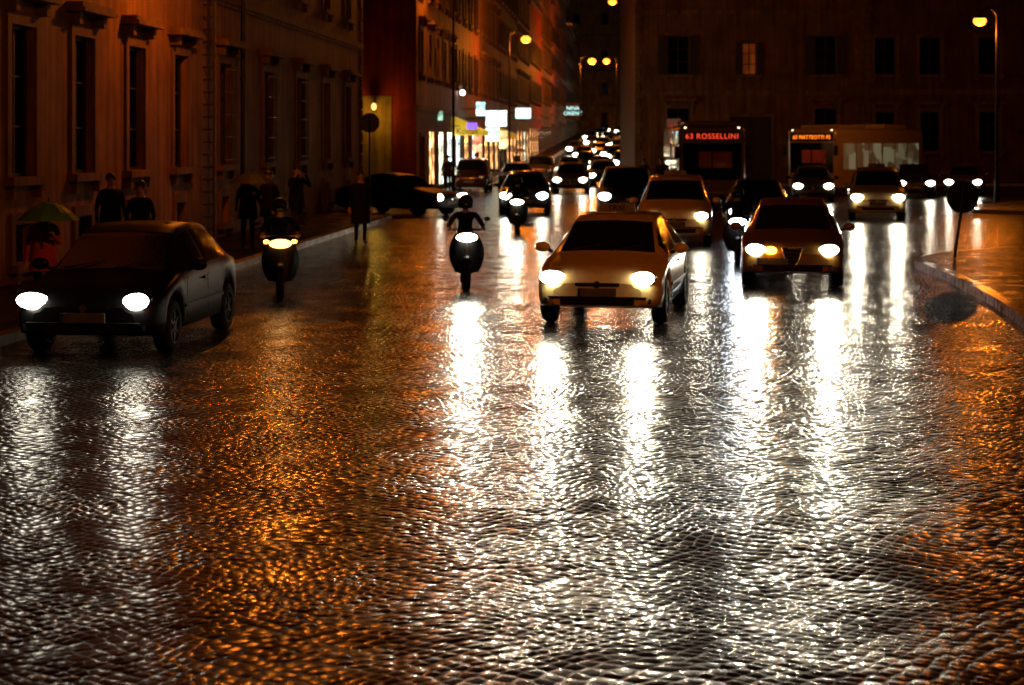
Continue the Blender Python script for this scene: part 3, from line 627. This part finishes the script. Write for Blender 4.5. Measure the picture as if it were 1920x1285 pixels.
# ------------------------------------------------------------------ people
def seg_d(p,a,b):
    ab=b-a; t=max(0,min(1,(p-a).dot(ab)/max(1e-9,ab.length_squared))); return (p-(a+ab*t)).length
def person(x,d,face,pose,coat,trous,label,H=1.72,z=0,hair=HAIR,helmet=None,coatlen=.72,group=None,lean=0):
    k=H/1.75
    J={};E=[]
    def j(n,p,r): J[n]=(Vector(p),r)
    seat=pose in('ride','drive')
    zp=.95 if not seat else .0
    tf=.86 if pose=='ride' else 1
    j('pel',(0,0,zp),.145); 
    ly=-.26 if pose=='ride' else (.12 if pose=='drive' else -lean)
    j('sp',(0,ly*.4,zp+.2*tf),.13); j('ch',(0,ly*.9,zp+.41*tf),.15); j('nb',(0,ly*1.05,zp+.53*tf),.07); j('nk',(0,ly*1.1,zp+.58*tf),.055)
    hz=zp+.58*tf
    j('hd',(0,ly*1.1-.015,hz+.09),.085); j('ht',(0,ly*1.1,hz+.165),.07); j('nose',(0,ly*1.1-.108,hz+.08),.014)
    E+=[('pel','sp'),('sp','ch'),('ch','nb'),('nb','nk'),('nk','hd'),('hd','ht'),('hd','nose')]
    arms={'stand':((.25,.02,1.14),(.27,-.06,.88)),'walk':((.25,.05,1.14),(.26,-.12,.92)),'camera':((.30,-.16,1.24),(.10,-.27,1.55)),'umb':((.24,-.08,1.14),(.14,-.28,1.28)),
          'ride':((.31,-.32,.20),(.30,-.50,.17)),'drive':((.26,-.12,.22),(.16,-.40,.24))}
    for sx,s in((1,'R'),(-1,'L')):
        j('sh'+s,(sx*.185,ly*.95,zp+.47*tf),.062)
        el,wr=arms[pose]
        if pose=='umb' and sx<0: el,wr=arms['stand']
        if pose=='walk' and sx<0: el,wr=((.25,-.06,1.14),(.25,.08,.9))
        el=Vector((sx*el[0],el[1],el[2])); wr=Vector((sx*wr[0],wr[1],wr[2]))
        j('el'+s,el,.045); j('wr'+s,wr,.03)
        dr=(wr-el).normalized(); hv=wr+dr*.07; j('hn'+s,hv,.034)
        sd=dr.cross(Vector((0,0,1)) if abs(dr.z)<.9 else Vector((0,1,0))).normalized(); up=sd.cross(dr)
        E+=[('ch','sh'+s),('sh'+s,'el'+s),('el'+s,'wr'+s),('wr'+s,'hn'+s)]
        for q,ln in enumerate((.055,.065,.06,.045)):
            b0=hv+dr*.03+sd*((q-1.5)*.019); j(f'f{q}{s}',b0,.0095); t=b0+dr*ln*.6-up*.012; j(f'g{q}{s}',t,.0085); t2=t+dr*ln*.3-up*.025; j(f'h{q}{s}',t2,.007)
            E+=[('hn'+s,f'f{q}{s}'),(f'f{q}{s}',f'g{q}{s}'),(f'g{q}{s}',f'h{q}{s}')]
        tb=hv-dr*.03-sd*.035; j('t0'+s,tb,.011); j('t1'+s,tb+dr*.04-sd*.015-up*.015,.009); E+=[('hn'+s,'t0'+s),('t0'+s,'t1'+s)]
        if not seat:
            st=.0
            if pose=='walk': st=sx*.2
            j('hp'+s,(sx*.09,0,.90),.095); j('kn'+s,(sx*.10,-.03-st*.6,.50),.06); j('an'+s,(sx*.10,.03-st,.09),.042); j('to'+s,(sx*.12,-.13-st,.035),.033)
        elif pose=='ride':
            j('hp'+s,(sx*.1,-.02,-.03),.095); j('kn'+s,(sx*.2,-.42,-.08),.06); j('an'+s,(sx*.18,-.36,-.47),.042); j('to'+s,(sx*.18,-.52,-.51),.033)
        else:
            j('hp'+s,(sx*.1,-.03,-.03),.095); j('kn'+s,(sx*.14,-.45,.05),.06); j('an'+s,(sx*.12,-.7,-.25),.042); j('to'+s,(sx*.12,-.85,-.22),.033)
        E+=[('pel','hp'+s),('hp'+s,'kn'+s),('kn'+s,'an'+s),('an'+s,'to'+s)]
    names=list(J); idx={n:i for i,n in enumerate(names)}
    me=bpy.data.meshes.new('person'); me.from_pydata([J[n][0]*k for n in names],[(idx[a],idx[b]) for a,b in E],[])
    o=bpy.data.objects.new('person',me); COL.objects.link(o)
    sk=o.modifiers.new('s','SKIN')
    lay=me.skin_vertices[0].data
    for i,n in enumerate(names):
        r=J[n][1]*k; lay[i].radius=(r,r*(.72 if n in('pel','sp','ch') else 1)); lay[i].use_root=(n=='pel')
    sb=o.modifiers.new('u','SUBSURF'); sb.levels=1; sb.render_levels=1
    bpy.context.view_layer.update()
    ev=o.evaluated_get(bpy.context.evaluated_depsgraph_get()); nm=bpy.data.meshes.new_from_object(ev)
    o.modifiers.clear(); o.data=nm; bpy.data.meshes.remove(me)
    nm.materials.clear()
    for m in(coat,trous,SKIN,PLASTIC): nm.materials.append(m)
    segs=[]
    for a,b in E:
        if a.startswith(('hp','kn')): l=1
        elif a.startswith('an'): l=3
        elif a.startswith(('hn','wr','f','g','t0')) or a in('nb','nk','hd'): l=2
        elif b.startswith('hp'): l=1
        else: l=0
        segs.append((J[a][0]*k,J[b][0]*k,l))
    for p in nm.polygons:
        c=Vector(p.center); p.material_index=min(segs,key=lambda s:seg_d(c,s[0],s[1]))[2]; p.use_smooth=True
    o.location=(x,d,z); o.rotation_euler=(0,0,face); o['label']=label; o['category']='person'
    if group:o['group']=group
    hc=J['hd'][0]*k+Vector((0,0,.03))
    if helmet:
        MB().ell(hc,(.135,.15,.145),helmet,16,12,v1=.72).ell(hc+Vector((0,-.03,-.01)),(.125,.13,.07),BLACKGLASS,14,8).obj('helmet',o)
    else:
        MB().ell(hc+Vector((0,.02,.025)),(.093,.105,.1),hair,14,10,Matrix.Rotation(R(-25),4,'X'),v1=.6).obj('hair',o)
    m=MB()
    for sx in(-1,1): m.ell(hc+Vector((sx*.032,-.088,-.012)),(.012,.008,.008),BLACKGLASS,8,6)
    m.ell(hc+Vector((0,-.088,-.085)),(.024,.008,.006),pm('lips',(.3,.08,.06),.5),8,5)
    for sx in(-1,1): m.ell(hc+Vector((sx*.09,0,-.02)),(.012,.022,.032),SKIN,8,6)
    m.obj('face',o)
    if not seat:
        rings=[]; zz=[1.47,1.42,1.3,1.15,1.0,.85,coatlen]; rw=[.10,.185,.195,.18,.2,.215,.235]; rd=[.08,.12,.14,.13,.145,.16,.175]
        for a,b,c2 in zip(zz,rw,rd):
            yy=(-lean*(a-.95)/.5 if a>.95 else 0)
            rings.append([(b*k*math.cos(2*math.pi*i/18),(yy+c2*math.sin(2*math.pi*i/18)*(1+.04*math.sin(5*i+a*9)))*k,a*k) for i in range(18)])
        MB().loft(rings,coat,True).obj('coat',o)
    return o
DK=pm('dark_cloth',(.008,.007,.008),.9,spec=.15); DK2=pm('navy_cloth',(.007,.008,.014),.9,spec=.15); REDCL=pm('red_coat_cloth',(.42,.04,.035),.8); GREYCL=pm('grey_cloth',(.04,.035,.03),.8); JEAN=pm('jean_cloth',(.014,.016,.025),.9)
def umbrella(x,d,z,rz,mat,label,rad=.48,rodlen=.75):
    rt=root('umbrella',(x,d,z),rz,label,'umbrella')
    m=MB(); n=8
    V=[(0,0,0)]
    S=4
    for s in range(1,S+1):
        for i in range(n*2):
            t=2*math.pi*i/(n*2); rr=rad*s/S*(1 if i%2==0 else .95); V.append((rr*math.cos(t),rr*math.sin(t),-.24*(s/S)**2))
    nn=n*2; fs=[(0,1+i,1+(i+1)%nn) for i in range(nn)]
    for s in range(S-1):
        for i in range(nn): fs.append((1+s*nn+i,1+(s+1)*nn+i,1+(s+1)*nn+(i+1)%nn,1+s*nn+(i+1)%nn))
    m.add(V,fs,mat,False); m.obj('canopy',rt)
    MB().cyl((0,0,.06),(0,0,-rodlen),.008,.008,IRON,8).obj('shaft',rt)
    MB().cyl((0,0,-rodlen),(0,0,-rodlen-.12),.016,.016,PLASTIC,8).obj('handle',rt)
    return rt
S_=.13
person(-6.35,24.6,R(15),'umb',REDCL,DK,'person in a red coat holding a green umbrella',1.5,z=S_)
umbrella(-6.22,24.35,1.68,0,pm('green_umbrella_fabric',(.08,.26,.13),.5),'green umbrella held by a person in red',.42,.42)
person(-7.35,33.2,R(30),'stand',DK,DK,'person in dark coat standing on the pavement',1.78,z=S_,group='pedestrians')
person(-6.35,31.0,R(-20),'walk',DK2,DK,'person in navy coat walking on the pavement',1.68,z=S_,group='pedestrians')
person(-5.75,39.5,R(10),'umb',DK,DK,'person in dark clothes under a black umbrella',1.66,z=S_)
umbrella(-5.62,39.2,1.83,0,pm('black_umbrella_fabric',(.008,.008,.009),.7),'black umbrella held by a pedestrian',.5,.45)
person(-5.35,39.9,R(-30),'walk',DK2,JEAN,'person in dark jacket walking on the pavement',1.72,z=S_,group='pedestrians')
person(-5.3,44.6,R(40),'camera',DK,JEAN,'person in dark jacket taking a photograph at the kerb',1.76,z=S_)
MB().box(-.07,.07,-.03,.03,-.045,.045,PLASTIC).cyl((0,-.03,0),(0,-.09,0),.035,.032,PLASTIC,14).obj('camera_body',None,(-5.3+.33*math.sin(R(40)),44.6-.33*math.cos(R(40)),1.78),R(40),bevel=.008,label='small black camera held up to the face',category='camera')
person(-3.66,43.8,R(15),'stand',DK,DK,'person in long dark coat standing on the road',1.78,lean=.03,coatlen=.5)
person(-3.0,84.5,R(0),'walk',GREYCL,DK,'person in grey coat walking near the shops',1.72,z=.12,group='pedestrians')
person(-1.9,96,R(10),'stand',DK,JEAN,'person in dark coat near the shops',1.7,z=.12,group='pedestrians')
person(.3,118,R(0),'umb',GREYCL,DK,'person with a pale umbrella near the shops',1.7,z=.12,group='pedestrians')
umbrella(.4,117.7,2.05,0,pm('pale_umbrella_fabric',(.4,.42,.45),.5),'pale umbrella held by a pedestrian',.6,.6)
person(6.6,80,R(0),'walk',GREYCL,DK,'person in grey coat walking near a bus',1.75,group='pedestrians')
person(5.9,80.8,R(20),'walk',DK,DK,'person in dark coat walking near a bus',1.7,group='pedestrians')
person(23.6,78,R(0),'stand',DK,DK,'person in dark coat standing on the square',1.75,group='pedestrians')
def in_car(fx,fd,phi,lx,s,L,z): 
    p=Matrix.Rotation(phi,3,'Z')@Vector((lx,s-L/2,0)); cx=fx-math.sin(phi)*L/2; cy=fd+math.cos(phi)*L/2
    return cx+p.x,cy+p.y
for (fx,fd,ph) in[(1.14,24.3,R(-11)),(4.73,30.6,R(-8.8)),(-4.92,20.8,R(-5))]:
    a,b=in_car(fx,fd,ph,.36,2.1,4.15,0); person(a,b,ph,'drive',GREYCL,DK,'driver in grey clothes sitting at the wheel',1.62,z=.70)

# ------------------------------------------------------------------ scooters
def scooter(x,d,phi,body,label,lampm,rider=True,amber=False,power=500,bcol=(1,.86,.62)):
    rt=root('scooter',(x,d,0),phi,label,'scooter','scooters')
    tm,rm=wheel_mesh(.25)
    for y in(-.62,.62):
        o=place('wheel',tm,rt,(0,y,.25)); o.scale=(.55,1,1); place('rim',rm,o)
    m=MB()
    R_=lambda y,z0,z1,w:[(w*math.cos(t)*1.0,y,(z0+z1)/2+(z1-z0)/2*math.sin(t)) for t in[2*math.pi*i/14 for i in range(14)]]
    m.loft([R_(-.3,.24,.34,.16),R_(-.05,.24,.36,.18),R_(.1,.25,.6,.17),R_(.3,.3,.74,.17),R_(.65,.45,.76,.15),R_(.85,.6,.74,.07)],body); m.obj('body',rt)
    m=MB(); rings=[]
    for t in np.linspace(0,1,7):
        z=.28+.64*t; y=-.36-.14*(1-t)-.02; w_=.15+.15*math.sin(math.pi*min(1,t*.8+.1)); rings.append([(-w_,y+.05,z),(-w_*.6,y-.03,z),(0,y-.06,z),(w_*.6,y-.03,z),(w_,y+.05,z),(0,y+.02,z)])
    m.loft(rings,body)
    m.obj('leg_shield',rt)
    m=MB().ell((0,-.6,.5),(.08,.2,.08),body); m.obj('mudguard',rt)
    m=MB().cyl((0,-.62,.25),(0,-.4,.98),.03,.03,IRON,8).cyl((-.32,-.33,.99),(.32,-.33,.99),.018,.018,IRON,8); m.obj('handlebar',rt)
    m=MB().ell((0,-.45,.88),(.17,.09,.1),body).ell((0,-.51,.87),(.18,.08,.075),lampm,14,8); m.obj('headlight',rt)
    beam((0,-.68,.87),power,bcol,rt)
    if amber:
        for sx in(-1,1): MB().ell((sx*.22,-.44,.90),(.045,.03,.03),AMBER,8,6).obj('indicator',rt)
    m=MB().ell((0,.3,.77),(.15,.38,.07),PLASTIC); m.obj('seat',rt)
    m=MB()
    m.add([(-.2,-.42,1.0),(.2,-.42,1.0),(.22,-.36,1.18),(.14,-.32,1.28),(-.14,-.32,1.28),(-.22,-.36,1.18)],[(0,1,2,3,4,5)],CARGLASS); m.obj('windscreen',rt)
    for sx in(-1,1): MB().cyl((sx*.26,-.33,.99),(sx*.34,-.38,1.14),.008,.008,IRON,6).ell((sx*.35,-.38,1.18),(.055,.015,.04),PLASTIC,10,6).obj('mirror',rt)
    if rider:
        p=Matrix.Rotation(phi,3,'Z')@Vector((0,.2,0)); person(x+p.x,d+p.y,phi,'ride',DK,DK,'scooter rider in dark clothes and helmet',1.66,z=.86,helmet=PLASTIC)
scooter(-.8,31.2,R(4),BLACKP,'dark scooter with bright headlight and rider',LAMPW,power=300)
scooter(-3.75,29.3,R(8),BLACKP,'black scooter with warm headlight and amber indicators',em('warm_scooter_glow',(1,.5,.14),5),amber=True,power=3,bcol=(1,.5,.15))
scooter(.15,49,R(-2),BLACKP,'black scooter with bright headlight and rider',LAMPF,power=60)
scooter(4.62,37.2,R(-6),BLACKP,'black scooter between cars with cool headlight',LAMPB,power=60,bcol=(.8,.9,1))

# ------------------------------------------------------------------ street lamps
def post_lamp(x,d,H,arm,power,label,bulb=SOD,col=ORANGE,br=.24):
    z0=gz(d); rt=root('street_lamp',(x,d,z0),0,label,'street lamp','street lamps')
    m=MB().cyl((0,0,-.1),(0,0,.9),.12,.10,IRON,12).cyl((0,0,.9),(0,0,H+.2),.07,.045,IRON,12).cyl((0,0,.9),(0,0,1.0),.12,.08,IRON,12); m.obj('post',rt)
    m=MB(); pts=[(arm*t,0,H+.2+.35*math.sin(math.pi*t)*.9) for t in np.linspace(0,1,9)]
    for a,b in zip(pts,pts[1:]): m.cyl(a,b,.03,.03,IRON,8)
    m.obj('arm',rt)
    MB().cyl((arm,0,H+.22),(arm,0,H+.07),.08,br,IRON,16).obj('lamp_shade',rt)
    MB().ell((arm,0,H-.02),(br,br,br*.75),bulb,16,10).obj('bulb',rt)
    lamp('lamp_light',(arm,0,H-.2-br),power,col,rt,.14)
    return rt
def cable_lamp(x,d,H,x0,x1,power,label,bulb=SOD,col=ORANGE,br=.24):
    rt=root('hanging_street_lamp',(x,d,0),0,label,'street lamp','street lamps')
    MB().cyl((x0-x,0,H+.9),(0,0,H+.45),.012,.012,IRON,6).cyl((0,0,H+.45),(x1-x,0,H+.9),.012,.012,IRON,6).cyl((0,0,H+.45),(0,0,H+.2),.02,.02,IRON,6).obj('cable',rt)
    MB().cyl((0,0,H+.28),(0,0,H+.08),.09,br,IRON,16).obj('lamp_shade',rt)
    MB().ell((0,0,H-.02),(br,br,br*.7),bulb,16,10).obj('bulb',rt)
    lamp('lamp_light',(0,0,H-.2-br),power,col,rt,.14)
    return rt
post_lamp(20.05,75,7.5,-.7,900,'tall iron street lamp glowing orange on the square',br=.27)
post_lamp(-2.65,82,11,-.6,900,'tall iron lamp post beside the first shops')  # post top is out of view; its lit lamp is assumed
post_lamp(-.16,110,8.7,1.0,1000,'iron street lamp glowing orange by the shops',br=.3)
post_lamp(7.0,186,9.6,1.2,2500,'street lamp glowing orange far down the street',br=.42)
post_lamp(12.4,215,10.3,-1.2,2500,'street lamp glowing orange far down the street',br=.42)
cable_lamp(7.2,130,12.5,frt(130),rr(130),350,'lamp hanging on a cable across the street',br=.3)
post_lamp(18.0,282,9.4,-.7,300,'white street lamp far down the street',WHITEB,(.8,.9,1),br=.42)
post_lamp(11.0,326,12.4,.7,9000,'added street lamp lighting the end of the street',br=.42)  # extra lamp added to light the building closing the street
rt=root('wall_lamp',(fl(38)+.05,38,7.3),0,'assumed iron bracket lamp fixed high on the ochre palace','street lamp')  # lamp out of view, assumed from its orange streak on the road
MB().cyl((0,0,.2),(2.9,0,.3),.035,.03,IRON,8).cyl((0,0,-.5),(1.2,0,.22),.02,.02,IRON,8).obj('bracket',rt)
MB().cyl((2.9,0,.27),(2.9,0,.05),.09,.3,IRON,16).obj('lamp_shade',rt); MB().ell((2.9,0,0),(.2,.2,.14),SOD,16,10).obj('bulb',rt)
lamp('lamp_light',(2.9,0,-.3),600,ORANGE,rt,.13)
cable_lamp(4.0,14,8.5,-12,24,1100,'added unseen lamp, assumed hanging on a cable above the square')  # unseen lamp added to light the taxi orange; fixture and cable assumed
rt=root('wall_lamp',(-6.05,79.85,3.9),0,'small lantern fixed on the red wall','wall lamp')
MB().box(-.04,.04,-.05,.15,-.2,.25,IRON).cyl((0,0,.2),(0,-.4,.3),.02,.02,IRON,8).obj('bracket',rt)
MB().ell((0,-.4,.12),(.12,.12,.16),em('yellow_bulb',(1,.7,.2),1.5),12,8).obj('bulb',rt)
lamp('lamp_light',(0,-.75,-.3),44,(1,.6,.07),rt,.1)

# ------------------------------------------------------------------ signs, ladder, details
def round_sign(x,d,H,r,tilt,label,face=IRON):
    rt=root('traffic_sign',(x,d,.13),0,label,'traffic sign'); 
    M=Vector((math.sin(tilt),0,math.cos(tilt)))
    MB().cyl((0,0,0),M*(H+r*.8),.03,.03,IRON,10).obj('post',rt)
    c=M*H; MB().cyl(c+Vector((0,.035,0)),c+Vector((0,.06,0)),r,r,IRON,32).cyl(c+Vector((0,.06,0)),c+Vector((0,.064,0)),r*.96,r*.96,pm('sign_blue',(.02,.06,.35),.3),32).box(c.x-.2,c.x+.2,.03,.036,c.z-.02,c.z+.02,IRON).obj('sign_plate',rt)
round_sign(-4.32,55,2.93,.3,0,'round traffic sign seen from behind on a post')
round_sign(8.98,36.8,1.25,.33,R(8),'low round traffic sign leaning on the island, seen from behind')
rt=root('ladder',(-7.35,43.6,.13),0,'tall metal ladder standing against the palace','ladder')
AL=pm('ladder_metal',(.03,.02,.012),.5,0)
for sx in(-.19,.19): MB().box(sx-.035,sx+.035,-.04,.04,0,7.6,AL).obj('rail',rt)
for k in range(24): MB().cyl((-.155,0,.25+.3*k),(.155,0,.25+.3*k),.025,.025,AL,8).obj('rung',rt)
m=MB().cyl((0,0,0),(0,0,14),.06,.06,IRON,10)
for z in(1,4,7,10): m.cyl((0,0,z),(0,0,z+.08),.08,.08,IRON,10)
m.obj('drainpipe',None,(fl(47.5)+.12,47.5,.1),label='dark iron drainpipe running down the palace wall',category='drainpipe')
for d in(45.8,51.2,56.2):
    m=MB()
    for k in range(6): m.cyl((0,-.6+.24*k,0),(0,-.6+.24*k,2.5),.012,.012,IRON,6)
    for k in range(5): m.cyl((0,-.62,.1+.57*k),(0,.62,.1+.57*k),.014,.014,IRON,6)
    m.obj('window_grille',None,(fl(d)+.16,d,1.93),-ang,label='iron grille over a palace window',category='window grille',group='window grilles')
def awning(d,w_,z,dep,mat,label,txt=None):
    x=frt(d); rt=root('awning',(x,d,gz(d)),R(90)-ang,label,'awning')
    m=MB().add([(-w_/2,-.02,z),(w_/2,-.02,z),(w_/2,-dep,z-.75),(-w_/2,-dep,z-.75),(w_/2,-dep,z-1.0),(-w_/2,-dep,z-1.0)],[(0,3,2,1),(3,5,4,2)],mat).add([(-w_/2,-.02,z),(-w_/2,-dep,z-.75),(-w_/2,-dep,z-1.0),(-w_/2,-.02,z-1.0)],[(0,1,2,3)],mat)
    m.obj('canopy',rt)
    MB().cyl((w_/2,-.02,z-1),(w_/2,-dep,z-.76),.02,.02,IRON,6).obj('frame',rt)
    if txt:
        text('lettering',txt,.46,pm('red_lettering',(.2,.02,.01),.5),rt,(-w_/2-.02,-dep*.5,z-.78),rz=-R(90),xs=1)
    return rt
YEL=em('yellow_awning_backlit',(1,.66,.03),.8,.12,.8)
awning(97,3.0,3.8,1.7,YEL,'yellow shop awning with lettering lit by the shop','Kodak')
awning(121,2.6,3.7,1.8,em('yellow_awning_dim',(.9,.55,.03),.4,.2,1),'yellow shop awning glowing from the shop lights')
def boxsign(name,x,d,z,w_,h_,mat,label,txt=None,tm=None,tsize=.4,proud=True):
    rt=root(name,(x,d,z),0,label,'shop sign','shop signs')
    MB().box(-w_/2,w_/2,-.1,.1,-h_/2,h_/2,mat).obj('panel',rt,bevel=.02)
    xf=frt(d)
    MB().cyl((xf-x,0,0),(-w_/2,0,0),.03,.03,IRON,8).obj('bracket',rt)
    if txt: text('lettering',txt,tsize,tm,rt,(0,-.11,0))
    return rt
boxsign('shop_sign',.8,130,4.5,1.1,.75,em('sign_white_blue',(.62,.9,1),2.2),'white lit box sign projecting over the shops')
boxsign('shop_sign',-1.75,101,4.3,.5,.75,em('sign_cyan',(.45,.9,1),4,.5,4),'pale cyan lit sign over a shop')
boxsign('shop_sign',-.9,104,3.8,1.2,.9,em('sign_white',(.8,1,.9),5,.4,3),'bright white lit sign over a shop')
boxsign('shop_sign',-1.15,106,2.9,.8,.8,em('sign_pale_green',(.6,1,.7),4,.5,4),'pale green lit sign by a shop door')
boxsign('shop_sign',-2.1,95.5,3.3,.55,.35,em('sign_violet',(.3,.15,1),1.2),'violet lit sign beside an awning')
boxsign('shop_sign',-1.9,99.5,2.35,.5,.9,em('sign_red',(1,.1,.12),2.2,.5,5,(1,.8,.3)),'red and yellow lit sign by a shop door')
boxsign('shop_sign',-.55,112,2.6,.5,1.1,em('sign_warm',(1,.8,.35),2.2,.5,5),'warm lit sign by a shop door')
boxsign('shop_sign',-3.55,89,3.75,.3,.45,em('sign_green',(.5,1,.75),1.2,.4,8),'small pale green lit sign')
boxsign('shop_sign',7.65,228,6.3,2.0,2.0,pm('sign_dark',(.01,.012,.015),.4),'dark sign with pale lettering over the street','NINA\nORIENT',em('sign_letters',(.4,.75,.72),2.2),.66)
rt=root('wall_poster',(9.35,104.8,3.2),0,'white poster with red figure on the palace wall','poster')
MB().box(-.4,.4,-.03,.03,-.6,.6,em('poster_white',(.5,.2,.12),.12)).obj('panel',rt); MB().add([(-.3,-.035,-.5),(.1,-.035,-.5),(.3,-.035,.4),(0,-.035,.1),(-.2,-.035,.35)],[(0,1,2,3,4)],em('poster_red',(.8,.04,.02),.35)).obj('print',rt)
rt=root('spot_lamp',(-2.7,99,5.15),0,'small white lamp on the facade above an awning','lamp')
MB().ell((0,0,0),(.14,.14,.14),WHITEB,12,8).obj('bulb',rt); MB().cyl((-.25,0,.05),(0,0,.1),.02,.02,IRON,6).obj('bracket',rt)
